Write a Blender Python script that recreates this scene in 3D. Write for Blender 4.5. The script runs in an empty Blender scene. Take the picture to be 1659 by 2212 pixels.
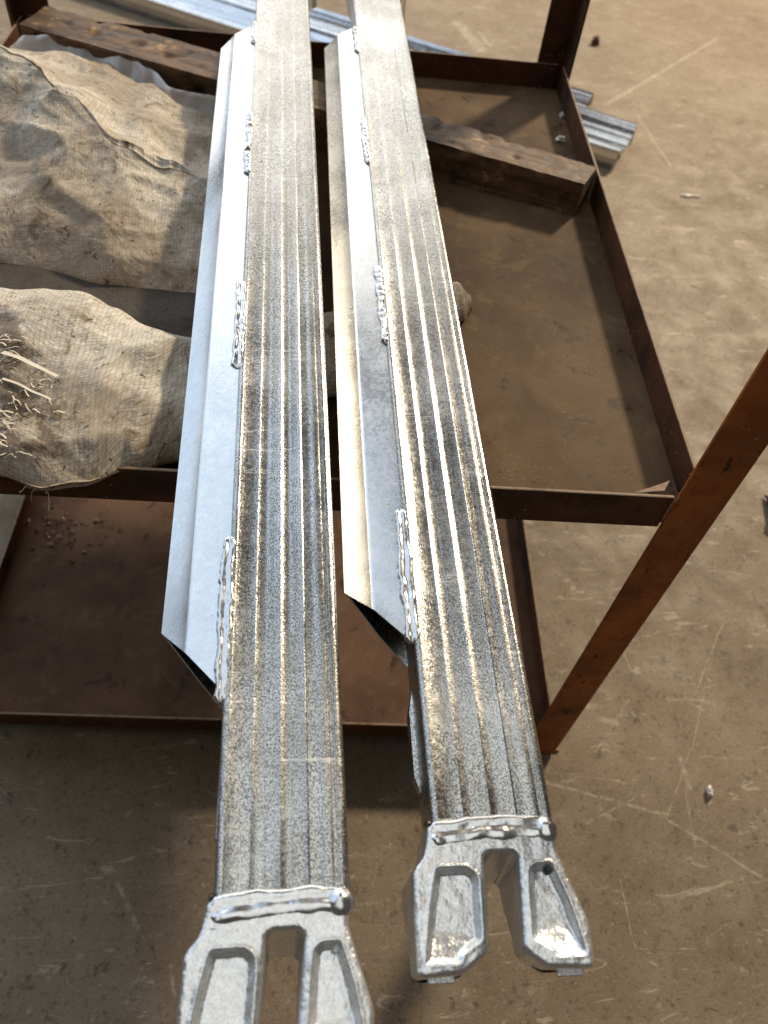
import bpy, math, random
import numpy as np
from mathutils import Vector, Matrix, noise
random.seed(7); rng = np.random.default_rng(7)
S = bpy.context.scene; COL = S.collection

# ------------------------------------------------------------------ camera
R = np.array([[0.99350, -0.00150, 0.11400], [-0.07080, -0.79140, 0.60720], [0.08930, -0.61130, -0.78640]])
R /= np.linalg.norm(R, axis=0)
cam = bpy.data.cameras.new('camera'); co = bpy.data.objects.new('camera', cam); COL.objects.link(co)
r_, u_, b_ = Vector(R[:, 0]), Vector(-R[:, 1]), Vector(-R[:, 2])
b_.normalize(); r_ = (r_ - b_*r_.dot(b_)).normalized(); u_ = b_.cross(r_)
M = Matrix((r_, u_, b_)).transposed().to_4x4(); M.translation = (0, 0, 1.5); co.matrix_world = M
cam.sensor_fit = 'VERTICAL'; cam.sensor_height = 36; cam.sensor_width = 27
cam.lens = 36*1706.7/2212; cam.clip_start = .02; cam.clip_end = 80
cam.dof.use_dof = True; cam.dof.focus_distance = .84; cam.dof.aperture_fstop = 5.6
S.camera = co

# ------------------------------------------------------------------ light
S.view_settings.view_transform = 'Standard'; S.view_settings.look = 'None'; S.view_settings.exposure = 0; S.view_settings.gamma = 1
W = bpy.data.worlds.new('World'); S.world = W; W.use_nodes = True
bg = W.node_tree.nodes['Background']; bg.inputs[0].default_value = (.36, .31, .27, 1); bg.inputs[1].default_value = .21

def area(name, loc, target, sx, sy, radiance, col, shape='RECTANGLE', diffuse=1.):
    l = bpy.data.lights.new(name, 'AREA'); l.shape = shape; l.size = sx; l.size_y = sy
    A = sx*sy if shape == 'RECTANGLE' else math.pi*sx*sx/4
    l.energy = radiance*A*math.pi; l.color = col
    o = bpy.data.objects.new(name, l); COL.objects.link(o); o.location = loc
    d = Vector(target) - Vector(loc); o.rotation_euler = d.to_track_quat('-Z', 'Y').to_euler(); return o
area('work_lamp', (5.05, 6.6, 5.6), (.1, .9, .8), 0.85, 0.85, 540, (1, .84, .62), 'DISK')
area('end_window', (-.6, 8.2, 3.4), (0, .9, .85), 7.5, 4.6, 2.0, (1, .965, .90))
area('side_window', (-4.8, 4.8, 4.1), (-.1, .8, .85), 6.6, 10.0, 1.15, (.66, .82, 1))
area('roof_light', (-.2, .4, 6.2), (-.1, .4, .85), 5.0, 4.0, 1.0, (.98, 1, .97))

# ------------------------------------------------------------------ node helpers
class G:
    def __init__(s, name, off=(0, 0, 0)):
        s.off = off
        m = bpy.data.materials.new(name); m.use_nodes = True; s.m = m; s.t = m.node_tree
        s.p = s.t.nodes['Principled BSDF']; s.c = None
    def n(s, ty, **k):
        x = s.t.nodes.new('ShaderNode'+ty)
        for a, v in k.items(): setattr(x, a, v)
        return x
    def put(s, sock, v):
        if isinstance(v, bpy.types.NodeSocket): s.t.links.new(v, sock)
        elif isinstance(v, (tuple, list)) and len(v) == 3 and sock.type == 'RGBA': sock.default_value = (*v, 1)
        else: sock.default_value = v
    def coord(s, kind='Object', scale=(1, 1, 1), rot=(0, 0, 0)):
        if s.c is None: s.c = s.n('TexCoord')
        mp = s.n('Mapping'); s.put(mp.inputs[0], s.c.outputs[kind]); mp.inputs['Scale'].default_value = scale
        mp.inputs['Rotation'].default_value = rot; mp.inputs['Location'].default_value = s.off; return mp.outputs[0]
    def noise(s, scale, detail=3, rough=.55, st=(1, 1, 1), kind='Object', rot=(0, 0, 0), dist=0):
        x = s.n('TexNoise'); s.put(x.inputs['Vector'], s.coord(kind, st, rot)); x.inputs['Scale'].default_value = scale
        x.inputs['Detail'].default_value = detail; x.inputs['Roughness'].default_value = rough
        x.inputs['Distortion'].default_value = dist; return x.outputs[0]
    def vor(s, scale, feat='F1', st=(1, 1, 1), kind='Object', out='Distance', rand=1.):
        x = s.n('TexVoronoi', feature=feat); s.put(x.inputs['Vector'], s.coord(kind, st)); x.inputs['Scale'].default_value = scale
        x.inputs['Randomness'].default_value = rand
        return x.outputs[out]
    def ramp(s, v, a, b, lo=0., hi=1.):
        x = s.n('MapRange'); x.interpolation_type = 'SMOOTHSTEP'
        s.put(x.inputs[0], v); x.inputs[1].default_value = a; x.inputs[2].default_value = b
        x.inputs[3].default_value = lo; x.inputs[4].default_value = hi; return x.outputs[0]
    def math(s, op, a, b=0., c=0.):
        x = s.n('Math', operation=op); s.put(x.inputs[0], a); s.put(x.inputs[1], b); s.put(x.inputs[2], c); return x.outputs[0]
    def mix(s, f, a, b, mode='MIX'):
        x = s.n('Mix', data_type='RGBA', blend_type=mode); s.put(x.inputs[0], f); s.put(x.inputs[6], a); s.put(x.inputs[7], b); return x.outputs[2]
    def bump(s, h, strength, dist, prev=None):
        x = s.n('Bump'); x.inputs['Strength'].default_value = strength; x.inputs['Distance'].default_value = dist
        s.put(x.inputs['Height'], h)
        if prev is not None: s.put(x.inputs['Normal'], prev)
        return x.outputs[0]
    def set(s, **k):
        for a, v in k.items(): s.put(s.p.inputs[a.replace('_', ' ')], v)
        return s.m

def segdist(g, vec, segs):
    """smallest distance to a few 2-D segments, each widened by its own half width"""
    out = None
    for (x0, y0, x1, y1, w) in segs:
        a = Vector((x0, y0, 0)); d = Vector((x1-x0, y1-y0, 0)); L2 = d.length_squared
        s1 = g.n('VectorMath', operation='SUBTRACT'); g.put(s1.inputs[0], vec); s1.inputs[1].default_value = a
        dp = g.n('VectorMath', operation='DOT_PRODUCT'); g.put(dp.inputs[0], s1.outputs[0]); dp.inputs[1].default_value = d/L2
        cl = g.n('Clamp'); g.put(cl.inputs[0], dp.outputs['Value'])
        sc = g.n('VectorMath', operation='SCALE'); sc.inputs[0].default_value = d; g.put(sc.inputs['Scale'], cl.outputs[0])
        di = g.n('VectorMath', operation='DISTANCE'); g.put(di.inputs[0], s1.outputs[0]); g.put(di.inputs[1], sc.outputs[0])
        q = g.math('DIVIDE', di.outputs['Value'], w)
        out = q if out is None else g.math('MINIMUM', out, q)
    return out

# ------------------------------------------------------------------ materials
def zinc(name, spec=560, bump=.55, rough=.30, base=(.80, .81, .82), grime=.0, lines=0., speck=.4, tint=(.25, .215, .155), off=(0, 0, 0), speck_shade=.34):
    g = G(name, off)
    big = g.noise(9, 4, .6); fine = g.noise(spec, 2, .6, st=(1, .7, 1)); mid = g.noise(spec*.22, 3, .6)
    col = g.mix(g.ramp(big, .3, .75), tuple(c*.86 for c in base), base)
    col = g.mix(g.ramp(g.vor(150, out='Color'), .1, .9, 0, .22), col, tuple(c*.6 for c in base))
    col = g.mix(g.math('MULTIPLY', g.ramp(fine, .42, .60, 0, speck), g.ramp(g.noise(6.5, 4, .65, dist=.8), .30, .55, .55, 1)), col, tuple(c*speck_shade for c in base))  # zinc speckle; its dark specks also put broken dark reflections into the colour
    met = 1.
    ro = g.math('ADD', g.ramp(big, .3, .7, rough-.05, rough+.07), g.ramp(mid, .3, .7, -.04, .05))
    if grime:
        gm = g.math('MULTIPLY', g.ramp(g.noise(5.5, 4, .65, st=(1.6, 1, 1), dist=.6), .36, .62), g.ramp(g.noise(60, 4, .7, st=(1, .12, 1)), .28, .6, .35, 1))
        gm = g.math('MULTIPLY', gm, grime)
        col = g.mix(gm, col, tint); 
    if lines:
        # rubbed marks running across the face, pale and matt, in patches
        patch = g.ramp(g.noise(11, 3, .6), .46, .62)
        l1 = g.ramp(g.noise(26, 5, .72, st=(.5, 6, 1), rot=(0, 0, .12), dist=.5), .56, .68)
        sc = g.math('MULTIPLY', g.math('MULTIPLY', l1, patch), lines)
        col = g.mix(sc, col, (.86, .85, .80)); ro = g.math('ADD', ro, g.math('MULTIPLY', sc, .3))
        met = g.math('SUBTRACT', 1., g.math('MULTIPLY', sc, .45))
    nrm = g.bump(g.noise(spec*.9, 2, .65, st=(1, .75, 1)), bump, .0007)
    nrm = g.bump(mid, bump*.30, .0012, nrm)
    if lines: nrm = g.bump(g.noise(420, 3, .6, st=(1, .02, 1)), .25, .0006, nrm)
    return g.set(Base_Color=col, Metallic=met if name != 'galvanised_casting' else .86, Roughness=ro, Normal=nrm)

FACE = dict(grime=.42, lines=.5, speck=.95, speck_shade=.15, tint=(.26, .24, .20))
M_face = zinc('galvanised_ribbed_face', 900, .30, .25, (.80, .80, .785), **FACE)
M_face2 = zinc('galvanised_ribbed_face_worn', 900, .30, .25, (.80, .80, .785), off=(3.3, 7.7, 1.9), **FACE)
M_box = zinc('galvanised_sheet_satin', 900, .16, .26, (.86, .88, .90), speck=.14)
M_cast = zinc('galvanised_casting', 620, .42, .26, (.90, .92, .93), speck=.28)
M_weld = zinc('galvanised_weld', 400, .2, .20, (.84, .85, .86), speck=.15)
M_channel = zinc('bright_rolled_steel', 200, .10, .17, (.86, .88, .92))
g = G('shiny_chip'); M_chip = g.set(Base_Color=(.88, .88, .86), Metallic=.1, Roughness=.35)

def floor_mat():
    g = G('workshop_concrete')
    oc = g.coord()
    a = g.noise(1.3, 6, .6); b = g.noise(9, 6, .65, dist=.4); c = g.noise(42, 4, .6); d = g.noise(300, 2, .6)
    col = g.mix(g.ramp(a, .3, .7), (.176, .129, .084), (.248, .192, .132))
    col = g.mix(g.ramp(b, .45, .75, 0, .5), col, (.30, .24, .175))
    col = g.mix(g.ramp(b, .43, .28, 0, .5), col, (.115, .082, .054))
    col = g.mix(g.ramp(g.noise(46, 5, .7, dist=.8), .56, .68, 0, .8), col, (.085, .062, .042))
    col = g.mix(g.ramp(c, .40, .28, 0, .75), col, (.08, .058, .038)); col = g.mix(g.ramp(c, .62, .74, 0, .6), col, (.42, .36, .28))
    spots = g.ramp(g.vor(26), .10, .04); col = g.mix(g.math('MULTIPLY', spots, g.ramp(b, .45, .6, 0, .6)), col, (.06, .045, .03))
    col = g.mix(g.ramp(g.noise(130, 4, .75, dist=.5), .54, .66, 0, .6), col, (.075, .055, .036))
    col = g.mix(g.ramp(g.noise(170, 3, .7), .58, .70, 0, .45), col, (.46, .39, .29))
    col = g.mix(g.ramp(g.noise(17, 6, .78, st=(1, 2.2, 1), rot=(0, 0, .5), dist=2.), .60, .66, 0, .55), col, (.085, .06, .04))
    hair = g.ramp(g.noise(7, 6, .75, st=(1, 4, 1), rot=(0, 0, .7), dist=1.5), .59, .63, 0, .35)
    col = g.mix(hair, col, (.60, .52, .42))
    wob = g.n('VectorMath', operation='ADD'); g.put(wob.inputs[0], oc)
    nz = g.n('TexNoise'); g.put(nz.inputs['Vector'], oc); nz.inputs['Scale'].default_value = 14
    sub = g.n('VectorMath', operation='SCALE'); g.put(sub.inputs[0], nz.outputs['Color']); sub.inputs['Scale'].default_value = .010
    fl2 = g.n('VectorMath', operation='MULTIPLY'); g.put(fl2.inputs[0], sub.outputs[0]); fl2.inputs[1].default_value = (1, 1, 0); g.put(wob.inputs[1], fl2.outputs[0])
    o = .005
    sg = [(.78, 4.09, .85, 3.80, .050), (.87, 4.00, .90, 3.86, .02), (1.3275, 3.351, 2.10, 4.13, .015), (.95, .30, 1.10, .52, .003), (.52, .40, .66, .46, .0025), (.80, .55, .70, .40, .002), (1.05, .75, 1.0, .45, .0025), (.40, .28, .47, .18, .002), (.83, .22, .95, .17, .003), (1.44, 3.26, 1.466, 2.86, .008),
          (.487, .494, .711, .4226, .006), (.7087, .4141, .92, .26, .0045), (.711, .814, .724, .724, .003), (.8676, .666, .803, .547, .002),
          (.7727, .529, .7744, .473, .009), (.59, .313, .588, .18, .003), (.765, .4736, .748, .36, .003), (.9676, .8325, .847, .667, .003),
          (.677, .85, .671, .78, .003), (.63, .62, .66, .61, .012), (.70, .66, .60, .55, .0025), (-.3, .35, -.26, .28, .006), (-.2, .22, -.19, .18, .005)]
    sg = [(x0+o, y0+o, x1+o, y1+o, w) for x0, y0, x1, y1, w in sg]
    sd = segdist(g, wob.outputs[0], sg)
    brk = g.ramp(g.noise(50, 3, .7), .38, .6, .10, .8)
    col = g.mix(g.math('MULTIPLY', g.ramp(sd, .9, .1, 0, .42), brk), col, (.66, .59, .48))
    nrm = g.bump(c, .30, .0010); nrm = g.bump(d, .5, .0015, nrm)
    ro = g.ramp(b, .3, .7, .75, .55)
    return g.set(Base_Color=col, Roughness=ro, Normal=nrm, Specular_IOR_Level=.35)
M_floor = floor_mat()

def rust(name, orange=1., dark=.5, base=(.27, .095, .028), deep=(.022, .017, .013)):
    g = G(name)
    a = g.noise(7, 5, .62, dist=.5); b = g.noise(38, 4, .65, dist=.4); c = g.noise(260, 2, .6)
    col = g.mix(g.ramp(a, .33, .66), tuple(x*.5 for x in base), base)
    col = g.mix(g.ramp(b, .5, .66, 0, .6), col, (base[0]*.55, base[1]*.45, base[2]*.5))
    col = g.mix(g.ramp(a, .33+.2*dark, .33, 0, .92), col, deep)
    col = g.mix(g.ramp(g.noise(60, 4, .7, st=(1, 1, .3)), .63, .68, 0, .95), col, deep)
    col = g.mix(g.ramp(g.vor(75), .11, .06, 0, .8), col, (.50, .38, .28))
    ge = g.n('NewGeometry'); sx = g.n('SeparateXYZ'); g.put(sx.inputs[0], ge.outputs['True Normal'])
    dust = g.math('MULTIPLY', g.ramp(sx.outputs[2], .8, .95, 0, .75), g.ramp(b, .35, .55, .4, 1)); col = g.mix(dust, col, (.34, .25, .17))
    nrm = g.bump(b, .4, .002); nrm = g.bump(c, .35, .0006, nrm)
    return g.set(Base_Color=col, Roughness=g.ramp(b, .3, .7, .5, .7), Normal=nrm, Specular_IOR_Level=.25)
M_rust = rust('rusted_orange_paint', dark=.25, base=(.42, .135, .034))
M_rim = rust('rusted_dark_rim', dark=.75, base=(.105, .044, .022))

def tray_mat(name='oily_rusty_tray', k=(1, 1, 1)):
    g = G(name)
    oc = g.coord()
    a = g.noise(4.5, 5, .6); b = g.noise(16, 6, .68, dist=.6); c = g.noise(90, 3, .6)
    col = g.mix(g.ramp(a, .3, .7), (.070*k[0], .043*k[1], .026*k[2]), (.140*k[0], .090*k[1], .052*k[2]))
    col = g.mix(g.ramp(b, .5, .68, 0, .6), col, (.17*k[0], .12*k[1], .07*k[2]))
    col = g.mix(g.ramp(b, .44, .30, 0, .85), col, (.030, .019, .012))
    sp = g.math('MULTIPLY', g.ramp(g.math('ADD', g.vor(150), g.ramp(g.noise(11, 4, .7), .35, .62, .30, 0)), .17, .09), .7); col = g.mix(g.math('MULTIPLY', sp, .75), col, (.42, .34, .23)); col = g.mix(g.ramp(g.noise(60, 5, .8, dist=1.), .60, .72, 0, .7), col, (.025, .016, .010))
    sg = [(.33, .72, .36, .735, .0016), (.30, .80, .36, .79, .0012), (.42, .62, .40, .60, .006), (.25, .66, .31, .65, .0012), (.29, .83, .31, .85, .0012), (.40, .72, .41, .69, .002)]
    sd = segdist(g, oc, sg); col = g.mix(g.ramp(sd, 1.2, .4, 0, .7), col, (.45, .39, .30))
    nrm = g.bump(b, .3, .003); nrm = g.bump(c, .3, .0012, nrm)
    return g.set(Base_Color=col, Roughness=g.ramp(b, .3, .7, .6, .8), Normal=nrm, Specular_IOR_Level=.10)
M_tray = tray_mat(); M_tray2 = tray_mat('red_rusty_tray', (1.05, .95, 1.05))

def wood_mat():
    g = G('oil_soaked_timber')
    gr = g.noise(14, 6, .7, st=(.35, 3.5, 3.5), dist=.5); b = g.noise(22, 5, .7)
    col = g.mix(g.ramp(gr, .35, .65), (.06, .032, .017), (.17, .095, .050))
    col = g.mix(g.ramp(b, .56, .70, 0, .8), col, (.42, .26, .10))
    col = g.mix(g.ramp(b, .46, .34, 0, .9), col, (.022, .014, .010))
    nrm = g.bump(gr, .7, .004); nrm = g.bump(g.noise(120, 3, .7, st=(.3, 1, 1)), .6, .0015, nrm)
    return g.set(Base_Color=col, Roughness=.62, Normal=nrm)
M_wood = wood_mat()

def sack_mat(name, cell=.0054, clean=.5, dark=0.):
    g = G(name)
    uv = g.coord('UV')
    nz = g.n('TexNoise'); g.put(nz.inputs['Vector'], uv); nz.inputs['Scale'].default_value = 16; nz.inputs['Detail'].default_value = 3
    sc = g.n('VectorMath', operation='SCALE'); g.put(sc.inputs[0], nz.outputs['Color']); sc.inputs['Scale'].default_value = .012
    ad = g.n('VectorMath', operation='ADD'); g.put(ad.inputs[0], uv); g.put(ad.inputs[1], sc.outputs[0])
    br = g.n('TexBrick'); br.offset = 0.; br.squash = 1.; g.put(br.inputs['Vector'], ad.outputs[0])
    br.inputs['Scale'].default_value = 1; br.inputs['Brick Width'].default_value = cell; br.inputs['Row Height'].default_value = cell*.86
    br.inputs['Mortar Size'].default_value = cell*.065; br.inputs['Mortar Smooth'].default_value = .35; br.inputs['Bias'].default_value = 0
    br.inputs['Color1'].default_value = (.78, .745, .675, 1); br.inputs['Color2'].default_value = (.58, .53, .45, 1); br.inputs['Mortar'].default_value = (.40, .33, .24, 1)
    a = g.noise(5.5, 6, .62, kind='UV', dist=.6); b = g.noise(24, 6, .7, kind='UV', dist=.8); c = g.noise(150, 3, .7, kind='UV')
    dirt = g.ramp(a, clean-.10, clean+.13)
    col = g.mix(g.math('MULTIPLY', dirt, .62), br.outputs['Color'], (.27, .195, .130), 'MIX')
    col = g.mix(g.math('MULTIPLY', dirt, .25), col, br.outputs['Color'], 'MULTIPLY')
    col = g.mix(g.ramp(b, .53, .68, 0, .8), col, (.15, .092, .045))
    col = g.mix(g.ramp(g.noise(60, 4, .75, kind='UV', dist=1.2), .60, .66, 0, .85), col, (.055, .035, .02)); col = g.mix(g.ramp(g.noise(9, 5, .7, kind='UV', dist=.9), .56, .68, 0, .42), col, (.17, .105, .055))
    col = g.mix(g.ramp(c, .35, .65, 0, .22), col, (.16, .11, .06))
    if dark: col = g.mix(dark, col, (.030, .024, .020))  # mixes painted shade into the fabric colour
    if name.endswith('front'):
        oc = g.coord(); n2 = g.n('VectorMath', operation='ADD'); g.put(n2.inputs[0], oc); q = g.n('TexNoise'); g.put(q.inputs['Vector'], oc); q.inputs['Scale'].default_value = 45; q.inputs['Detail'].default_value = 5
        q2 = g.n('VectorMath', operation='MULTIPLY_ADD'); g.put(q2.inputs[0], q.outputs['Color']); q2.inputs[1].default_value = (.075, .075, 0); q2.inputs[2].default_value = (-.0375, -.0375, 0); g.put(n2.inputs[1], q2.outputs[0])
        fl_ = g.n('VectorMath', operation='MULTIPLY'); g.put(fl_.inputs[0], n2.outputs[0]); fl_.inputs[1].default_value = (1, 1, 0)
        sd = segdist(g, fl_.outputs[0], [(-.36, .80, -.315, .74, .016), (-.335, .70, -.30, .665, .014), (-.32, .62, -.27, .60, .008), (-.30, .68, -.265, .61, .006), (-.37, .74, -.34, .70, .014), (.20, .93, .30, .97, .035)])
        col = g.mix(g.ramp(sd, 1.7, .6, 0, .72), col, (.085, .052, .027))
    ck = g.n('TexChecker'); g.put(ck.inputs['Vector'], ad.outputs[0]); ck.inputs['Scale'].default_value = 1/cell
    nrm = g.bump(br.outputs['Fac'], -.6, .0012); nrm = g.bump(c, .4, .0015, nrm)
    nrm = g.bump(g.noise(20, 4, .6, kind='UV', dist=1.2), .55, .009, nrm)
    return g.set(Base_Color=col, Roughness=.6, Normal=nrm, Specular_IOR_Level=.22)
M_sack = sack_mat('woven_poly_fabric_front', clean=.52)
M_sack2 = sack_mat('woven_poly_fabric_back', cell=.0046, clean=.47)
M_sack3 = sack_mat('woven_poly_fabric_soiled_shaded', cell=.0046, clean=.30, dark=.90)  # shade of the gap between the sacks is put into its soiled colour
g = G('cream_plastic_strand'); M_strand = g.set(Base_Color=g.mix(g.noise(40, 3, .6), (.80, .76, .66), (.50, .42, .30)), Roughness=.45)
g = G('thin_plastic_liner'); M_liner = g.set(Base_Color=g.mix(g.noise(30, 4, .6), (.52, .48, .46), (.34, .29, .26)), Roughness=.35, Transmission_Weight=.25)
g = G('black_rubber'); M_rubber = g.set(Base_Color=(.016, .016, .018), Roughness=.5)
g = G('dirty_swarf'); M_swarf = g.set(Base_Color=g.mix(g.noise(60, 3, .6), (.55, .42, .33), (.10, .06, .04)), Metallic=.5, Roughness=.35)

# ------------------------------------------------------------------ mesh helpers
def mesh(name, V, F, mat, parent=None, smooth=False, loc=None, uv=None, sharp=None):
    me = bpy.data.meshes.new(name); me.from_pydata([tuple(map(float, v)) for v in V], [], [tuple(map(int, f)) for f in F]); me.materials.append(mat)
    if uv is not None:
        L = me.uv_layers.new(name='UVMap'); vi = np.empty(len(me.loops), dtype=np.int32); me.loops.foreach_get('vertex_index', vi)
        L.data.foreach_set('uv', np.asarray(uv, dtype=np.float32)[vi].ravel())
    me.update()
    if smooth: me.shade_smooth()
    if sharp: me.set_sharp_from_angle(angle=math.radians(sharp))
    o = bpy.data.objects.new(name, me); COL.objects.link(o)
    if parent: o.parent = parent
    if loc is not None: o.location = loc
    return o
def tag(o, label=None, cat=None, group=None, kind=None):
    if label: o['label'] = label
    if cat: o['category'] = cat
    if group: o['group'] = group
    if kind: o['kind'] = kind
    return o
def empty(name, loc, rot=(0, 0, 0)):
    o = bpy.data.objects.new(name, None); COL.objects.link(o); o.location = loc; o.rotation_euler = rot; o.empty_display_size = .05; return o
def bevel(o, w, seg=2):
    m = o.modifiers.new('bevel', 'BEVEL'); m.width = w; m.segments = seg; m.limit_method = 'ANGLE'; m.angle_limit = math.radians(35); return o
def prism(prof, p0, p1, ax_u, ax_v):
    """closed 2-D profile (list of (u,v)) swept straight from p0 to p1"""
    p0, p1, U, Vv = map(Vector, (p0, p1, ax_u, ax_v)); n = len(prof); V = []
    for p in (p0, p1):
        for a, b in prof: V.append(p + U*a + Vv*b)
    F = [(i, (i+1) % n, n+(i+1) % n, n+i) for i in range(n)] + [tuple(range(n))[::-1], tuple(range(n, 2*n))]
    return V, F
def grid_faces(nr, nc, close_r=False, close_c=False):
    F = []
    for i in range(nr if close_r else nr-1):
        for j in range(nc if close_c else nc-1):
            a = i*nc+j; b = i*nc+(j+1) % nc; c = ((i+1) % nr)*nc+(j+1) % nc; d = ((i+1) % nr)*nc+j
            F.append((a, b, c, d))
    return F
def nz(x, y, z=0.): return noise.noise(Vector((x, y, z)))
def fbm(x, y, z=0., o=4):
    s = 0; a = 1.; 
    for _ in range(o): s += a*noise.noise(Vector((x, y, z))); x *= 2.03; y *= 2.03; z = z*2.03+7; a *= .5
    return s
def fix_normals(o):
    import bmesh
    bm = bmesh.new(); bm.from_mesh(o.data); bmesh.ops.recalc_face_normals(bm, faces=bm.faces); bm.to_mesh(o.data); bm.free(); return o

# ------------------------------------------------------------------ floor
V = []; n = 60
F_ = [(-14, -8, 0), (16, -8, 0), (16, 16, 0), (-14, 16, 0)]
fl = mesh('floor', F_, [(0, 1, 2, 3)], M_floor); tag(fl, 'tan scuffed concrete workshop floor with pale scratches', kind='structure')

# ------------------------------------------------------------------ trolley
A0 = .0648; TX, TY = .4892, .5539
tr = empty('trolley', (TX, TY, 0), (0, 0, -A0))
tag(tr, 'rusty angle iron trolley with two trays carrying the galvanised ledgers and sacks', 'trolley')
WD, DP = 1.104, 1.17
def Lprof(a, t, sx=1, sy=1): return [(0, 0), (sx*a, 0), (sx*a, sy*t), (sx*t, sy*t), (sx*t, sy*a), (0, sy*a)]
def angle(name, prof, p0, p1, U, Vv, mat, parent):
    V, F = prism(prof, p0, p1, U, Vv); o = mesh(name, V, F, mat, parent); fix_normals(o); bevel(o, .0016); return o
def tray(z0, z1, name):
    # tray sheet
    t = mesh(name, *prism([(-WD+.004, .004), (-.004, .004), (-.004, DP-.004), (-WD+.004, DP-.004)], (0, 0, z0+.0052), (0, 0, z0+.0082), (1, 0, 0), (0, 1, 0)), M_tray if z0 > .5 else M_tray2, tr)
    fix_normals(t)
    a, th = z1-z0, .005
    # four rim angles (upright on the outside, foot under the sheet), butted at the corners
    P = [(0, 0), (.045, 0), (.045, th), (th, th), (th, a), (0, a)]
    angle('rim', P, (-WD+.012, 0, z0), (-.040, 0, z0), (0, 1, 0), (0, 0, 1), M_rim, t)
    angle('rim', P, (-.012, DP, z0), (-WD+.012, DP, z0), (0, -1, 0), (0, 0, 1), M_rim, t)
    angle('rim', P, (0, .008, z0), (0, DP-.008, z0), (-1, 0, 0), (0, 0, 1), M_rim, t)
    angle('rim', P, (-WD, .008, z0), (-WD, DP-.008, z0), (1, 0, 0), (0, 0, 1), M_rim, t)
    return t
tag(tray(.7475, .8052, 'tray'), 'brown oily upper tray with dust and scuffs'); tag(tray(.062, .109, 'tray'), 'reddish rusty lower tray half in shade')
LG = .062
for (x, y, sx, sy, top, m) in ((.022, -.0055, -1, 1, 1.22, M_rust), (.0055, DP+.0055, -1, -1, 1.25, M_rim), (-WD-.0055, DP+.0055, 1, -1, 1.25, M_rim), (-WD-.0055, -.0055, 1, 1, 1.22, M_rim)):
    leg = angle('leg', Lprof(LG, .005, sx, sy), (x, y, .004), (x, y, top), (1, 0, 0), (0, 1, 0), m, tr)
    foot = mesh('foot_plate', *prism([(-.030, -.012), (.024, -.012), (.024, .03), (-.030, .03)], (x+(.0 if sx < 0 else 0)-.01, y+(.02*sy), .0005), (x-.01, y+.02*sy, .006), (1, 0, 0), (0, 1, 0)), M_rust, leg); fix_normals(foot)
# bent tab of torn sheet at the front right corner of the upper tray
o = mesh('bent_tab', [(-.085, .010, .800), (-.050, .012, .804), (-.035, .035, .796), (-.06, .02, .79), (-.085, .0125, .7985), (-.050, .0145, .8025), (-.035, .0375, .7945), (-.06, .0225, .7885)],
         [(0, 1, 2, 3), (7, 6, 5, 4), (0, 4, 5, 1), (1, 5, 6, 2), (2, 6, 7, 3), (3, 7, 4, 0)], M_rim, tr)

def T(x, y, z):   # trolley local -> world
    c, s = math.cos(A0), math.sin(A0); return Vector((TX+c*x+s*y, TY-s*x+c*y, z))

# ------------------------------------------------------------------ timber bearer
def timber():
    top = .8155; bot = .7562
    NL = T(-1.06, 1.025, 0); NR = T(-.041, .677, 0); FR = T(-.008, .738, 0); FL = T(-1.035, 1.118, 0)
    org = T(-.56, .92, bot); xd = (NR-NL); xd.z = 0; L = xd.length; xd.normalize(); yd = Vector((-xd.y, xd.x, 0))
    t = empty('timber_beam', org, (0, 0, math.atan2(xd.y, xd.x)))
    nx, ny, nh = 240, 18, 14
    def P(u, s, t_):   # u along 0..1, s across 0..1, t_ height 0..1
        a = NL.lerp(NR, u); b = FL.lerp(FR, u); b = b + (b-a)*(.22*math.sin(u*math.pi)); p = a.lerp(b, s); p.z = bot+(top-bot+.029*(1-u))*t_
        return p
    ring = [(s/ny, 1) for s in range(ny)] + [(1, 1-k/nh) for k in range(nh)] + [(1-s/ny, 0) for s in range(ny)] + [(0, k/nh) for k in range(nh)]
    V = []; nc = len(ring)
    for i in range(nx+1):
        u = i/nx
        for (s, h) in ring:
            p = P(u, s, h)
            e = min(min(s, 1-s)*.09, min(h, 1-h)*.06)     # nearness to an arris
            d = .0014*fbm(p.x*22, p.y*22, p.z*22) + .0008*nz(p.x*90, p.y*90, p.z*90)
            chip = max(0, nz(p.x*34+5, p.y*34, p.z*20)-.30)*.014*math.exp(-e/.010) if h > .02 else 0
            c_ = P(u, .5, .5); dv = (p-c_); dv.normalize()
            p = p + dv*(d - chip - .0016*math.exp(-e/.0016)*(h > .02))
            if h < .02: p.z = bot
            q = p - org; V.append((q.dot(xd), q.dot(yd), q.z))
    F = grid_faces(nx+1, nc, close_c=True)
    for i, rev in ((0, False), (nx, True)):
        c = len(V); V.append(tuple(np.mean([V[i*nc+j] for j in range(nc)], axis=0)))
        for j in range(nc):
            a, b = i*nc+j, i*nc+(j+1) % nc; F.append((c, b, a) if not rev else (c, a, b))
    o = mesh('timber', V, F, M_wood, t, smooth=True, sharp=42); fix_normals(o)
    # short dark block end strapped against the left end of the beam
    return t
tb = timber(); tag(tb, 'long oil-stained square timber lying across the upper tray under both ledgers', 'timber')

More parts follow.
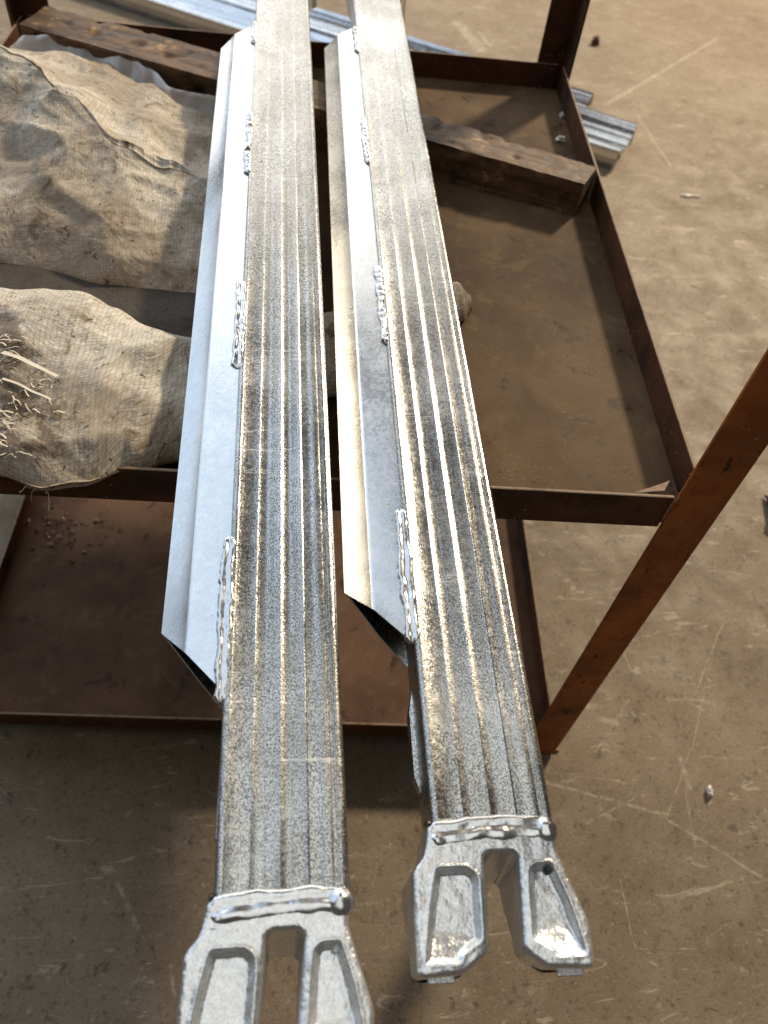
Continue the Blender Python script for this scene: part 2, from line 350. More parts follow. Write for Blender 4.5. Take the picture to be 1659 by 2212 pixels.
# ------------------------------------------------------------------ scaffold ledgers
BW, BH = .0984, .057
def profile():
    """outline of the ribbed box section across x (top face grooved), counter-clockwise"""
    x0, x1 = -BW/2, BW/2; r = .0050; P = []
    def tx(t): return x0 + BW*t
    P += [(x0, 0.003), (x0, BH-r)]
    for k in range(1, 6): a = math.pi - k*math.pi/2/5; P.append((x0+r+r*math.cos(a), BH-r+r*math.sin(a)))
    P += [(tx(.068), BH-.0006), (tx(.078), BH-.0016), (tx(.25), BH-.0017), (tx(.258), BH-.0014), (tx(.262), BH-.0009), (tx(.267), BH-.0012), (tx(.273), BH-.0016), (tx(.338), BH-.0034), (tx(.360), BH-.0026), (tx(.395), BH-.0013),
          (tx(.480), BH-.0010), (tx(.487), BH-.0004), (tx(.492), BH-.0007), (tx(.498), BH-.0013), (tx(.556), BH-.0031), (tx(.576), BH-.0023), (tx(.610), BH-.0010),
          (tx(.685), BH-.0008), (tx(.692), BH-.0001), (tx(.699), BH-.0006), (tx(.708), BH-.0020), (tx(.76), BH-.0021), (tx(.80), BH-.0016), (tx(.815), BH-.0004), (tx(.865), BH-.0001), (tx(.885), BH-.0008), (tx(.89), BH-.0020),
          (tx(.915), BH-.0019), (tx(.92), BH-.0009), (tx(.930), BH-.0007), (tx(.936), BH-.0018), (tx(.948), BH-.0017), (tx(.953), BH-.0004)]
    for k in range(0, 6): a = math.pi/2 - k*math.pi/2/5; P.append((x1-r+r*math.cos(a), BH-r+r*math.sin(a)))
    P += [(x1, .003), (x1-.003, 0), (x0+.003, 0)]
    return [(a, BH-(BH-b)*.52) if abs(a) < BW/2-.0043 and b > BH*.9 else (a, b) for a, b in P]
LEN = 1.665
def strip_heightfield(name, pts, halfw, height, seed, parent, mat, ds=.0011, nt=18, double=False, beads=.013, up=(0, 0, 1), tdir=None, wander=.35, ends=True):
    """weld bead: lumpy ridge following pts, with a wandering edge and overlapping ripples"""
    pts = [Vector(p) for p in pts]; seglen = [(pts[i+1]-pts[i]).length for i in range(len(pts)-1)]; L = sum(seglen); n = max(8, int(L/ds)); V = []
    up = Vector(up)
    for i in range(n+1):
        s = L*i/n; k = 0; q = s
        while k < len(seglen)-1 and q > seglen[k]: q -= seglen[k]; k += 1
        p = pts[k].lerp(pts[k+1], min(1, q/seglen[k])); d = (pts[k+1]-pts[k]).normalized(); across = up.cross(d).normalized()
        endf = min(1, min(s, L-s)/.006+.12) if ends else 1; endf = math.sqrt(endf)
        w = halfw*(1+wander*nz(s*60, seed*3.1)+wander*.35*nz(s*180, seed+9.))*endf
        off = halfw*.35*wander*2*nz(s*35, seed+20)
        ph = s/beads + 1.2*nz(s*30, seed+31); rip = .82+.18*math.cos(2*math.pi*ph)*(.6+.8*nz(s*25, seed+50))
        for j in range(nt+1):
            t = -1+2*j/nt; base = math.sqrt(max(0, 1-t*t))
            if double: base = base**.8*(1-.32*math.exp(-((t-.15)/.36)**2))
            h = height*endf*base*(rip if not double else .8+.2*rip)
            h += height*.30*base*nz(s*80, t*1.1+seed)+height*.02*base*nz(s*250, t*3+seed)
            V.append(p + across*(t*w+off) + up*(h - .0016*(1-base)))
    return mesh(name, V, grid_faces(n+1, nt+1), mat, parent, smooth=True)

def poly_sdf(P, poly):
    """signed distance (negative inside) and gradient target for points P (N,2)"""
    poly = np.asarray(poly, float); n = len(poly); best = np.full(len(P), 1e9); near = np.zeros_like(P); inside = np.zeros(len(P), bool)
    for i in range(n):
        a, b = poly[i], poly[(i+1) % n]; e = b-a; w = P-a; t = np.clip((w@e)/(e@e), 0, 1); q = a+t[:, None]*e; d = np.hypot(*(P-q).T)
        m = d < best; best[m] = d[m]; near[m] = q[m]
        c = ((a[1] > P[:, 1]) != (b[1] > P[:, 1])); xi = (b[0]-a[0])*(P[:, 1]-a[1])/np.where(b[1] == a[1], 1e-12, b[1]-a[1])+a[0]
        inside ^= (c & (P[:, 0] < xi))
    return np.where(inside, -best, best), near
def round_poly(poly, r, k=4):
    out = []; n = len(poly)
    for i in range(n):
        p = np.array(poly[i]); a = np.array(poly[i-1]); b = np.array(poly[(i+1) % n]); da = a-p; db = b-p; la, lb = np.hypot(*da), np.hypot(*db)
        rr = min(r, la*.42, lb*.42); pa = p+da/la*rr; pb = p+db/lb*rr
        for j in range(k+1): t = j/k; out.append(tuple((1-t)**2*pa+2*t*(1-t)*p+t*t*pb))
    return out
HEAD = [(-.0535, .006), (-.0548, -.004), (-.0578, -.0155), (-.0678, -.0275), (-.0693, -.0615), (-.0693, -.0950), (-.0655, -.0975), (-.0362, -.0965), (-.0260, -.0900), (-.0169, -.0839), (-.0137, -.0551), (-.0115, -.0300),
        (-.0108, -.0190), (-.0065, -.0165), (.0105, -.0165), (.0150, -.0200), (.0119, -.0516), (.0087, -.0817), (.0110, -.0855), (.0245, -.0955), (.0575, -.0970), (.0600, -.0925), (.0618, -.0675), (.0534, -.0393), (.0468, -.0157), (.0478, -.0080), (.0500, .000), (.0490, .006)]
PL = [(-.0500, -.0262), (-.0465, -.0252), (-.0260, -.0252), (-.0195, -.0300), (-.0178, -.0360), (-.0205, -.0765), (-.0270, -.0800), (-.0355, -.0850), (-.0375, -.0905), (-.0640, -.0900), (-.0570, -.0532)]
PR = [(.0215, -.0290), (.0275, -.0250), (.0405, -.0250), (.0420, -.0290), (.0488, -.0504), (.0556, -.0865), (.0540, -.0895), (.0320, -.0895), (.0285, -.0840), (.0165, -.0775), (.0190, -.0474)]
def head(parent, flip=False, seed=0.):
    dx = .00085; poly = round_poly(HEAD, .004); pl = round_poly(PL, .003); pr = round_poly(PR, .003)
    xs = np.arange(-.073, .066, dx); ys = np.arange(-.101, .010, dx); nx, ny = len(xs), len(ys)
    X, Y = np.meshgrid(xs, ys, indexing='ij'); P = np.stack([X.ravel(), Y.ravel()], 1)
    d, near = poly_sdf(P, poly); dl, _ = poly_sdf(P, pl); dr, _ = poly_sdf(P, pr)
    idx = np.arange(nx*ny).reshape(nx, ny); ok = d < dx*.72
    c = ok[idx[:-1, :-1]] & ok[idx[1:, :-1]] & ok[idx[1:, 1:]] & ok[idx[:-1, 1:]]
    q = np.stack([idx[:-1, :-1][c], idx[1:, :-1][c], idx[1:, 1:][c], idx[:-1, 1:][c]], 1)
    used = np.unique(q); remap = -np.ones(nx*ny, int); remap[used] = np.arange(len(used)); q = remap[q]
    Pu = P[used].copy(); du, dlu, dru, nu = d[used], dl[used], dr[used], near[used]
    # boundary edges
    E = {}
    for f in q:
        for k in range(4): e = (f[k], f[(k+1) % 4]); E[e] = 1
    bnd = [e for e in E if (e[1], e[0]) not in E]; bv = np.unique(np.array(bnd).ravel())
    Pu[bv] = nu[bv]; du[bv] = 0
    r = .0042; dd = np.clip(-du, 0, r); edge = r-np.sqrt(np.maximum(0, r*r-(r-dd)**2))
    top = BH+.0012
    Z = top-edge
    yy = Pu[:, 1]
    def ss(x): x = np.clip(x, 0, 1); return x*x*(3-2*x)
    for dp in (dlu, dru):
        depth = np.where(yy < -.0665, .0066-.0046*ss((-.0665-yy)/.0230), .0066)   # floor rises towards the tip
        Z -= depth*ss(-dp/.0060+.08)
        Z += .0007*np.exp(-(dp/.0016)**2)*(yy > -.095)     # raised lip round the pocket
    Z -= .022*np.exp(-(((Pu[:, 0]-.0378)**2+(yy+.0292)**2)/.0026**2)**2)*(1 if seed == 2. else .35)
    nzv = np.array([.00042*nz(x*130+seed, y*130, 1.)+.00018*nz(x*420+seed, y*420, 3.) for x, y in Pu]); Z += nzv*(du < -.0012)
    s = -1 if flip else 1
    V = [(x, y, z) for (x, y), z in zip(Pu, Z)]; F = [tuple(f) for f in q]
    n0 = len(V)
    # side wall rings with draft, thinner towards the tip
    def thick(y): t = ss(np.array((-.02-y)/.07)); return .060-.034*float(t)
    order = {a: b for a, b in bnd}
    start = bnd[0][0]; loop = [start]
    while order[loop[-1]] != start: loop.append(order[loop[-1]])
    rings = [loop]; zt = {v: V[v][2] for v in loop}
    prev = loop
    for k in range(1, 7):
        t = k/6; ring = []
        for v in loop:
            x, y, z = V[v]; zb = top-.003-thick(y)*t
            ins = .0022*math.sin(t*math.pi)*(-1) + .0005
            bx = x; by = y
            if -.018 < x < .017 and y < -.017 and y > -.090: bx = x - (.0028*t*max(0, min(1, (y+.088)/.06)) if x > 0 else 0)
            if abs(x) < .017 and y > -.024 and y < -.014: by = y-.0085*t
            if x < -.055 and y < -.02: bx = x - .0015*t
            bulge = .0007*nz(x*120, y*120, t*6)
            V.append((bx+bulge, by+(.0022*t if y < -.09 else 0), zb)); ring.append(len(V)-1)
        for i in range(len(loop)):
            j = (i+1) % len(loop); F.append((prev[i], ring[i], ring[j], prev[j]))
        prev = ring
    # underside: copy of the top grid, flat
    under = {}
    for v in range(n0):
        x, y, _ = V[v]
        if v in zt: under[v] = prev[loop.index(v)] if False else None
    lm = {v: prev[i] for i, v in enumerate(loop)}
    for v in range(n0):
        if v in lm: under[v] = lm[v]
        else: x, y, _ = V[v]; V.append((x, y, top-.003-thick(y))); under[v] = len(V)-1
    for f in q: F.append((under[f[3]], under[f[2]], under[f[1]], under[f[0]]))
    if flip: V = [(-x, LEN-y, z) for x, y, z in V]
    o = mesh('end_head', V, F, M_cast, parent, smooth=True, sharp=60)
    return o

def gusset(parent, y1, name='gusset_channel'):
    """folded sheet channel along the left side, open mitred ends"""
    xb = -BW/2; prof = [(xb+.0005, BH-.0035), (xb-.012, BH-.0058), (xb-.0320, BH-.0098)]
    for k in range(1, 7): a = k/7; prof.append((xb-.0320-.0060*math.sin(a*1.1), BH-.0098-.0055*(1-math.cos(a*1.1))-.0008*a))
    prof += [(xb-.0460, BH-.0195), (xb-.0560, BH-.0265)]
    for k in range(1, 6): a = -.7+k*.62; prof.append((xb-.0575-.0028*math.cos(a*.9)+.0005, BH-.0288-.0028*math.sin(a*.9)))
    prof += [(xb-.051, BH-.0345), (xb-.026, .0085), (xb-.0005, .0030)]
    th = .0022; prof = [Vector((a, b)) for a, b in prof]; n = len(prof)
    nrm = []
    for i in range(n):
        d = (prof[min(i+1, n-1)]-prof[max(i-1, 0)]).normalized(); nrm.append(Vector((d.y, -d.x)))   # towards the hollow
    c = Vector((xb-.02, BH*.5))
    nrm = [v if v.dot(c-p) > 0 else -v for v, p in zip(nrm, prof)]
    y0 = .166
    ys = [0, .0015] + list(np.linspace(.02, .98, 60)) + [.9985, 1]
    V = []
    for t in ys:
        for side in (0, 1):
            for p, m in zip(prof, nrm):
                q = p + m*th*side; k = (xb-p.x)/.0605
                a = y0+.071*k; b = y1-.045*k; y = a+(b-a)*t
                w = .0006*nz(y*9, p.x*30, 2.) if 0 < t < 1 else 0
                V.append((q.x, y, q.y+w))
    N2 = 2*n; F = []
    for i in range(len(ys)-1):
        for j in range(n-1):
            F.append((i*N2+j, (i+1)*N2+j, (i+1)*N2+j+1, i*N2+j+1)); F.append((i*N2+n+j, i*N2+n+j+1, (i+1)*N2+n+j+1, (i+1)*N2+n+j))
        for j in (0, n-1): F.append((i*N2+j, (i+1)*N2+j, (i+1)*N2+n+j, i*N2+n+j))
    for i in (0, len(ys)-1):
        for j in range(n-1): F.append((i*N2+j, i*N2+j+1, i*N2+n+j+1, i*N2+n+j))
    o = mesh(name, V, F, M_box, parent, smooth=True, sharp=38); fix_normals(o); return o

def ledger(loc, rot, label, welds, seed, tail_w=1.):
    e = empty('scaffold_ledger', loc, rot); tag(e, label, 'scaffold ledger', 'galvanised scaffold ledgers laid side by side')
    P = profile(); n = len(P); ys = np.linspace(.0, LEN, 140); V = []
    for y in ys:
        for a, b in P:
            wob = .00025*nz(a*60, y*14, seed)+.00012*nz(a*300, y*60, seed) if b > BH*.9 else 0
            V.append((a, y, b+wob))
    F = grid_faces(len(ys), n, close_c=True) + [tuple(range(n)), tuple(range(len(V)-n, len(V)))[::-1]]
    o = mesh('ribbed_beam', V, F, M_face if seed == 1. else M_face2, e, smooth=True, sharp=32); fix_normals(o)
    gusset(e, 1.447 if seed == 1. else 1.505); head(e, False, seed); head(e, True, seed+5)
    xl = -BW/2
    for k, (a, b, dbl) in enumerate(welds):
        strip_heightfield('weld_bead', [(xl-.0005, a, BH-.0035), (xl-.0005, b, BH-.0035)], .0078 if dbl else .0064, .0046 if dbl else .0054, seed*7+k*3.3, e, M_weld, double=dbl, beads=.014 if not dbl else .03)
    # weld across the head joint, two passes, and the round tack at its right end
    strip_heightfield('weld_bead', [(-.0525, -.0020, BH-.0012), (-.02, .0010, BH-.0008), (.02, .0020, BH-.0008), (.046, .0004, BH-.0010)], .0105, .0042, seed*5+40, e, M_weld, double=True, beads=.09, wander=.14)
    strip_heightfield('weld_bead', [(-.0535, -.0125, BH-.0002), (-.02, -.0112, BH-.0002), (.02, -.0100, BH-.0002), (.0440, -.0110, BH-.0002)], .0040, .0016, seed*5+49, e, M_weld, beads=.12, wander=.3)
    strip_heightfield('weld_bead', [(-.0512, .008, BH*.2), (-.0512, .0065, BH-.004)], .0065, .0028, seed+77, e, M_weld, up=(-1, 0, 0), beads=.03)
    V = []; nu, nv = 28, 18
    for i in range(nv+1):
        th = math.pi*i/nv
        for j in range(nu):
            ph = 2*math.pi*j/nu; d = Vector((math.sin(th)*math.cos(ph), math.sin(th)*math.sin(ph), math.cos(th)))
            rr = .0108*(1+.06*fbm(d.x*2+seed, d.y*2, d.z*2)); V.append((.0415+d.x*rr*.98, -.0005+d.y*rr*1.05, BH-.0035+d.z*rr*.82))
    mesh('weld_tack', V, grid_faces(nv+1, nu, close_c=True), M_weld, e, smooth=True)
    # the same welds at the far head
    strip_heightfield('weld_bead', [(.050, LEN-.002, BH-.001), (-.050, LEN-.002, BH-.001)], .0075, .0050, seed*5+70, e, M_weld, beads=.04)
    # spatter
    V = []; F = []
    for k in range(150):
        if random.random() < .7:
            w = random.choice(welds); y = random.gauss((w[0]+w[1])/2, (w[1]-w[0])*.45); x = xl+random.gauss(.01, .022)
        else: y = random.uniform(.0, .5); x = random.uniform(xl+.004, -xl-.004)
        if x < xl-.024 or y < .012 or (x < xl and (y < .24 or y > 1.4)): continue
        if xl-.009 < x < xl+.008: continue
        z = BH-.0022 if x > xl else BH-.0035+(x-xl)*.21
        r = random.uniform(.0005, .0013); b0 = len(V)
        for dx, dy, dz in ((1, 0, 0), (0, 1, 0), (-1, 0, 0), (0, -1, 0), (0, 0, 1), (0, 0, -1)): V.append((x+dx*r, y+dy*r*random.uniform(.8, 1.6), z+dz*r*.9+r*.4))
        for a, b, c in ((0, 1, 4), (1, 2, 4), (2, 3, 4), (3, 0, 4), (1, 0, 5), (2, 1, 5), (3, 2, 5), (0, 3, 5)): F.append((b0+a, b0+b, b0+c))
    tag(mesh('weld_spatter', V, F, M_weld, e, smooth=True), kind='stuff')
    # folded strip standing off the lower edge of the side wall near the head
    xs = xl
    o = mesh('edge_strip', [(xs, .138, .004), (xs-.005, .118, .003), (xs-.0055, .060, .003), (xs, .045, .004), (xs, .138, .014), (xs-.0035, .118, .013), (xs-.004, .060, .013), (xs, .045, .014)],
             [(0, 1, 5, 4), (1, 2, 6, 5), (2, 3, 7, 6), (0, 3, 2, 1), (4, 5, 6, 7)], M_face, e); fix_normals(o)
    for hx in (-.050, .046):
        o = mesh('casting_tab', *prism([(-.010, 0), (.010, 0), (.010, .004), (-.010, .004)], (hx, -.0925, .0335), (hx, -.0992, .0335), (1, 0, 0), (0, 0, 1)), M_cast, e); fix_normals(o); bevel(o, .0008)
    return e
pitch = math.atan2(.026, 1.54)
ledger((-.0083, .1270, .877-BH), (pitch, 0, .0066),
       'left galvanised scaffold ledger, ribbed face up, its forked head cut off by the bottom edge',
       [(.156, .325, True), (.556, .712, True), (.955, 1.129, False), (1.37, 1.455, False)], 1.)
ledger((.1562, .1720, .870-BH), (0, 0, -.0092),
       'right galvanised scaffold ledger with its whole forked head and open folded channel end in view',
       [(.166, .320, True), (.575, .735, False), (.996, 1.143, False), (1.389, 1.50, False)], 2.)

# ------------------------------------------------------------------ sacks
def spline(pts, n):
    pts = [Vector(p) for p in pts]; m = len(pts); out = []
    for k in range(n):
        t = k/n*m; i = int(t); f = t-i; p0, p1, p2, p3 = (pts[(i+j-1) % m] for j in range(4))
        out.append(.5*((2*p1)+(p2-p0)*f+(2*p0-5*p1+4*p2-p3)*f*f+(3*p1-p0-3*p2+p3)*f**3))
    return out
def interp(tab, x):
    if x <= tab[0][0]: return tab[0][1:]
    for a, b in zip(tab, tab[1:]):
        if x <= b[0]: t = (x-a[0])/(b[0]-a[0]); t = t*t*(3-2*t); return tuple(p+(q-p)*t for p, q in zip(a[1:], b[1:]))
    return tab[-1][1:]
def ridged(x, y, z): return 1-abs(noise.noise(Vector((x, y, z))))*2
def sack(name, xs, section, mat, parent, seed, amp=1., nr=170):
    V = []; UV = []; base = []
    for x in xs: base.append(spline([(0, a, b) for a, b in section(x)], nr))
    nx = len(xs)
    for i, x in enumerate(xs):
        acc = 0
        for j in range(nr):
            p = base[i][j]; q = base[i][(j+1) % nr]; pr = base[i][j-1]; tg = (q-pr).normalized(); nr_ = Vector((0, tg.z, -tg.y))
            c = sum((b.z for b in base[i]), 0)/nr
            w = (nr_ if True else nr_)
            f = .013*(ridged(x*4.2+seed+p.y*2, p.y*6.5+p.z*5-x*2, seed)-.45)+.0045*(ridged(x*9+seed, p.y*15+p.z*10+x*6, seed+4)-.5)+.0010*fbm(x*40, p.y*40+p.z*30, seed, 2)+.0018*max(0, ridged(x*5.5+seed*2+p.y*6, p.y*5-x*7, seed+9)-.72)/.28+.0010*max(0, ridged(x*12-p.y*10, p.y*9+x*9+seed, seed+2)-.75)/.25
            lowf = max(0, min(1, (p.z-.772)/.03)); endf = min(1, (xs[-1]-x)/.05+.15)
            d = -w*f*amp*(.15+.85*lowf)*endf
            V.append((x+.006*amp*nz(p.y*9, x*8, seed), p.y+d.y, max(.7570, p.z+d.z) if p.z < .80 and p.y > .62 else p.z+d.z))
            UV.append((x, acc)); acc += (q-p).length
    # UV seam is at the end of the loop, underneath
    F = []
    for i in range(nx-1):
        for j in range(nr):
            F.append((i*nr+j, (i+1)*nr+j, (i+1)*nr+(j+1) % nr, i*nr+(j+1) % nr))
    F.append(tuple(range(nr))); F.append(tuple(range((nx-1)*nr, nx*nr))[::-1])
    o = mesh(name, V, F, mat, parent, smooth=True, uv=UV); fix_normals(o); return o, V
Z0 = .7575
# front sack: near edge spills over the front rim; narrows to a twisted corner right of the right ledger
FT = [(-.70, .60, .86, .075, .806), (-.40, .595, .845, .092, .806), (-.33, .585, .838, .092, .800), (-.27, .560, .825, .088, .797), (-.235, .567, .812, .083, .797), (-.18, .600, .795, .076, .79), (-.12, .635, .79, .066, .77), (-.05, .672, .80, .058, Z0),
      (.05, .76, .87, .048, Z0), (.15, .86, .95, .042, Z0), (.215, .905, .975, .036, Z0), (.248, .925, .985, .030, Z0), (.268, .955, .975, .016, Z0)]
def sec_front(x):
    yn, yt, h, zb = interp(FT, x); w = yt-yn; top = Z0+h; hh = top-zb
    return [(yn+.30*w, zb if zb < .79 else zb), (yn+.08*w, zb+.04*hh), (yn, zb+.22*hh), (yn+.10*w, zb+.50*hh), (yn+.35*w, zb+.78*hh), (yn+.68*w, zb+.95*hh), (yt, top), (yt+.22*w, Z0+.66*h), (yt+.30*w, Z0+.2*h), (yt+.18*w, Z0), (yn+.70*w, Z0 if zb < .79 else Z0+.4*(zb-Z0))]
fs = empty('woven_sack', (0, 0, 0)); tag(fs, 'dirty frayed woven plastic sack hanging over the front rim of the trolley', 'sack', 'woven sacks heaped on the trolley')
xs = np.concatenate([np.linspace(-.70, -.42, 40), np.linspace(-.415, .268, 330)])
_, VF = sack('sack_fabric', xs, sec_front, M_sack, fs, 3.3)
BT = [(-.62, 1.02, 1.50, 1.62, .105), (-.50, 1.02, 1.45, 1.60, .125), (-.45, 1.015, 1.40, 1.585, .128), (-.34, .99, 1.285, 1.565, .125), (-.26, .968, 1.19, 1.50, .112), (-.19, .955, 1.175, 1.44, .092), (-.12, .945, 1.15, 1.40, .070), (-.02, .98, 1.15, 1.36, .058), (.04, 1.06, 1.16, 1.28, .03)]
def sec_back(x):
    yn, yr, yf, h = interp(BT, x); w = yr-yn
    return [(yn+.30*w, Z0), (yn+.06*w, Z0+.004), (yn, Z0+.20*h), (yn+.16*w, Z0+.42*h), (yn+.48*w, Z0+.66*h), (yn+.82*w, Z0+.88*h), (yr, Z0+h), (yr+.06*(yf-yr), Z0+.985*h), (yr+.45*(yf-yr), Z0+.72*h), (yf-.01, Z0+.50*h), (yf+.012, Z0+.25*h), (yf, Z0), (yn+.8*w, Z0)]
bs = empty('woven_sack', (0, 0, 0)); tag(bs, 'bulky crumpled woven plastic sack behind the frayed one, running back to the timber', 'sack', 'woven sacks heaped on the trolley')
sack('sack_fabric', np.linspace(-.62, .04, 300), sec_back, M_sack2, bs, 8.1, amp=1.15, nr=260)
# third, empty sack folded flat in the gap
FL3 = [(-.60, .82, .93, 1.10, .030), (-.40, .83, .93, 1.10, .028), (-.28, .82, .90, 1.06, .026), (-.15, .80, .90, 1.04, .024), (-.05, .84, .92, 1.04, .024), (.03, .90, .95, 1.0, .012)]
def sec_flat(x):
    yn, yr, yf, h = interp(FL3, x); w = yr-yn
    return [(yn+.30*w, Z0), (yn, Z0+.2*h), (yn+.3*w, Z0+.7*h), (yr, Z0+h), (yr+.5*(yf-yr), Z0+.75*h), (yf, Z0+.4*h), (yf, Z0)]
f3 = empty('woven_sack', (0, 0, 0)); tag(f3, 'empty sack painted shade-dark, folded flat in the gap between the two fuller sacks', 'sack', 'woven sacks heaped on the trolley')
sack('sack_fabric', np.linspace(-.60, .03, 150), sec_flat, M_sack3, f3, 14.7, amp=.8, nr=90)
# thin plastic liner poking out along the back edge
LT = [(-.53, 1.60, .812), (-.49, 1.63, .832), (-.44, 1.63, .836), (-.37, 1.61, .836), (-.30, 1.57, .835), (-.26, 1.54, .826), (-.21, 1.49, .815), (-.16, 1.475, .816), (-.10, 1.46, .812)]
V = []; nn = 120
for i in range(nn+1):
    x = -.53+.43*i/nn; y, z = interp(LT, x); jag = .004*nz(x*22, 1)+.0015*nz(x*90, 5)
    for k in range(9):
        t = k/8; V.append((x, y-.055*(1-t)+.008*math.sin(t*3)+.006*nz(x*7, t), z-.05*(1-t)**1.5+jag*t+.002*nz(x*60, t*4)))
mesh('liner', V, grid_faces(nn+1, 9), M_liner, bs, smooth=True)
# frayed strands on the front sack near the left of the picture
def strand(p, d, L, w, curl, seed, parent):
    V = []; n = 9; p = Vector(p); d = Vector(d).normalized()
    for i in range(n+1):
        t = i/n; c = p+d*L*t+Vector((.3*curl*nz(t*2, seed), curl*nz(t*2.4, seed+3), abs(curl)*.8*math.sin(t*math.pi)+curl*.3*nz(t*3, seed+8)))
        s = d.cross(Vector((.2*nz(seed, t), .3, 1))).normalized(); ww = w*(1-.3*t)
        V += [c-s*ww/2, c+s*ww/2, c+s*ww/2+Vector((0, 0, -.0004)), c-s*ww/2+Vector((0, 0, -.0004))]
    F = []
    for i in range(n):
        for j in range(4): F.append((i*4+j, i*4+(j+1) % 4, (i+1)*4+(j+1) % 4, (i+1)*4+j))
    F += [(3, 2, 1, 0), (n*4, n*4+1, n*4+2, n*4+3)]
    return mesh('loose_strand', V, F, M_strand, parent)
from mathutils.kdtree import KDTree
kd = KDTree(len(VF))
for i, v in enumerate(VF): kd.insert(v, i)
kd.balance()
def topz(x, y):
    best = .76
    for v, i, d in kd.find_range((x, y, .84), .09):
        if (v.x-x)**2+(v.y-y)**2 < .006**2: best = max(best, v.z)
    return best
for k in range(64):
    y = random.uniform(.585, .76); x = -.33+.02*math.sin(y*30)+(.76-y)*.20+random.gauss(0, .014)
    if k % 3 == 0: x = random.uniform(-.34, -.30)
    z = topz(x, y)+.0015
    a = random.choice([0, math.pi, .3, -.4, 2.4, math.pi*.9])+random.gauss(0, .25)
    strand((x, y, z), (math.cos(a), math.sin(a), random.uniform(-.05, .15)), random.uniform(.007, .020), random.uniform(.0012, .0030), random.uniform(.002, .007), k*1.7, fs)
strand((-.335, .735, topz(-.335, .735)+.006), (.8, -.42, -.05), .075, .0075, .004, 300., fs)
strand((-.33, .70, topz(-.33, .70)+.006), (.85, -.45, -.05), .065, .0045, .004, 310., fs)
for k in range(3): strand((-.285+.009*k, .572, .803), (-.6+.3*k, -.3, -.4), .016+.003*k, .0012, .010, 400+k*3., fs)

# ------------------------------------------------------------------ channel bars on the floor
def channel(name, end, width, length, prof, label):
    d = Vector((1.0, -.60, 0)).normalized()
    e = empty(name, (end[0], end[1], 0), (0, 0, math.atan2(d.y, d.x))); tag(e, label, 'steel bar', 'bright steel bars lying on the floor behind the trolley')
    if width < .25: prof = [p for p in prof]
    dense = []
    for (a0, b0), (a1, b1) in zip(prof, prof[1:]):
        k_ = max(1, int((a1-a0)/.018)) if (a0, a1) != (.5, .55) else 1
        dense += [(a0+(a1-a0)*i/k_, b0+(b1-b0)*i/k_+(.0035*math.sin((a0+(a1-a0)*i/k_)*95) if 0 < i else 0)) for i in range(k_)]
    prof = dense+[prof[-1]]
    P = [(a*width, b) for a, b in prof]; n = len(P); th = .004
    up = P + [(a, b-th) for a, b in reversed(P)]
    hole = (-.115, width*.55, .036)
    m = len(up)
    xsx = [-length] + list(np.linspace(-.6, -.16, 12)) + [-.085, -.055, -.005, 0]
    V = []; 
    for x in xsx:
        for a, b in up: V.append((x, a, max(b, .001) + .0012*nz(x*6, a*20)))
    F = grid_faces(len(xsx), m, close_c=True)
    if width > .25:      # bolt hole through the web
        hx = [i for i, x in enumerate(xsx) if abs(x+.085) < .001][0]; hj = [j for j in range(n-1) if prof[j][0] == .50 or prof[j][0] == .55]
        cut = {hx*m+j for j in hj} | {hx*m+(m-2-j) for j in hj}; F = [f for k_, f in enumerate(F) if k_ not in cut]
    F += [tuple(range(m)), tuple(range(len(V)-m, len(V)))[::-1]]
    o = mesh('rolled_section', V, F, M_channel, e, smooth=True, sharp=30); fix_normals(o); return e
PB = [(0, .004), (0, .05), (.02, .075), (.06, .080), (.09, .074), (.13, .055), (.20, .052), (.24, .060), (.28, .055), (.40, .036), (.50, .035), (.55, .035), (.60, .034), (.74, .055), (.78, .062), (.82, .054), (.88, .072), (.93, .082), (.985, .078), (1, .05), (1, .004)]
PA = [(0, .004), (0, .03), (.04, .045), (.15, .048), (.30, .030), (.55, .028), (.70, .045), (.80, .052), (.92, .050), (1, .03), (1, .004)]
channel('steel_channel', (1.215, 2.80), .262, 2.9, PB, 'wider ribbed bright steel channel lying nearer the trolley, its end reaching farther right')
channel('steel_channel', (1.150, 3.160), .215, 2.9, PA, 'narrower bright steel channel behind the wide one, its end set further back')

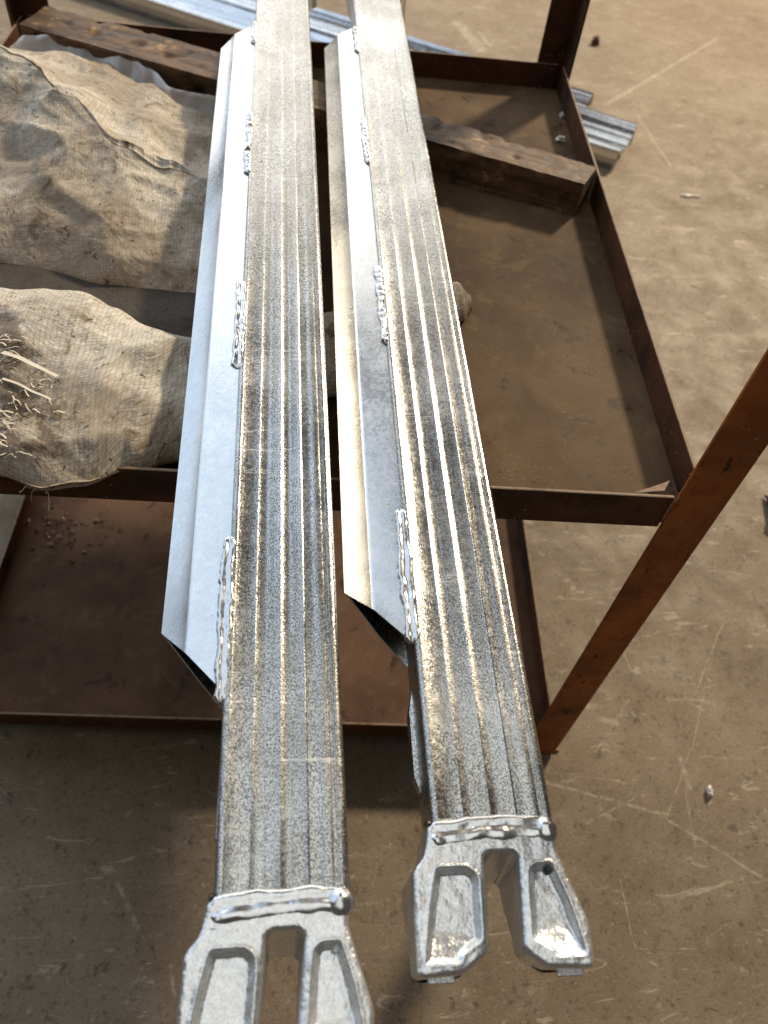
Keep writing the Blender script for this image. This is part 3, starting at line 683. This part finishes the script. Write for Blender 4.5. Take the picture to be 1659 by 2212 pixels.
# ------------------------------------------------------------------ small bits
def chip(name, loc, r, label, cat, mat=None, flat=1., seed=0, stretch=(1, 1)):
    V = []; nu, nv = 12, 8
    for i in range(nv+1):
        th = math.pi*i/nv
        for j in range(nu):
            ph = 2*math.pi*j/nu; d = Vector((math.sin(th)*math.cos(ph), math.sin(th)*math.sin(ph), math.cos(th)))
            q = r*(1+.8*nz(d.x*2+seed, d.y*2, d.z*2)); V.append((d.x*q*stretch[0], d.y*q*stretch[1], max(0, d.z*q*flat+r*flat*.8)))
    o = mesh(name, V, grid_faces(nv+1, nu, close_c=True), mat or M_chip, None, smooth=True, sharp=40, loc=loc); tag(o, label, cat); return o
chip('metal_chip', (.545, 1.593, .7562), .0046, 'tiny bright metal chip on the tray, farther back against the right rim', 'metal chip', seed=1)
chip('metal_chip', (.521, 1.492, .7562), .0060, 'larger bright metal chip on the tray behind the right end of the timber', 'metal chip', seed=2, stretch=(1.5, .8))
chip('metal_chip', (.809, .461, .0003), .008, 'small grey metal chip on the bare floor at lower right', 'metal chip', seed=4, stretch=(.7, 1.3))
chip('plastic_scrap', (1.474, 2.645, .0003), .020, 'short white plastic scrap on the floor at upper right', 'scrap', mat=M_strand, flat=.2, seed=5, stretch=(2.0, .35))
chip('stone_chip', (1.42, 3.95, .0003), .02, 'small dark stone chip on the floor beyond the channel ends', 'stone', mat=M_rim, seed=6)
chip('rubber_pad', (1.235, 1.125, .0005), .05, 'black rubber thing cut off by the right edge of the picture', 'rubber pad', mat=M_rubber, flat=.5, seed=7, stretch=(.8, 1.5))
def swarf(name, loc, label, n, sx, sy, seed):
    random.seed(seed); V = []; F = []
    for k in range(n):
        x, y = random.gauss(0, sx), random.gauss(0, sy); r = random.uniform(.002, .007)
        b0 = len(V)
        for dx, dy, dz in ((1, 0, 0), (0, 1, 0), (-1, 0, 0), (0, -1, 0), (0, 0, 1.2), (0, 0, -.2)): V.append((x+dx*r*random.uniform(.5, 1.4), y+dy*r*random.uniform(.5, 1.4), r*.3+dz*r*random.uniform(.4, 1)))
        for a, b, c in ((0, 1, 4), (1, 2, 4), (2, 3, 4), (3, 0, 4), (1, 0, 5), (2, 1, 5), (3, 2, 5), (0, 3, 5)): F.append((b0+a, b0+b, b0+c))
    o = mesh(name, V, F, M_swarf, None, loc=loc); tag(o, label, 'swarf', kind='stuff'); return o
swarf('metal_swarf', (-.50, 1.06, .0705), 'scattered rusty metal swarf on the lower tray below the sack', 70, .045, .03, 3)
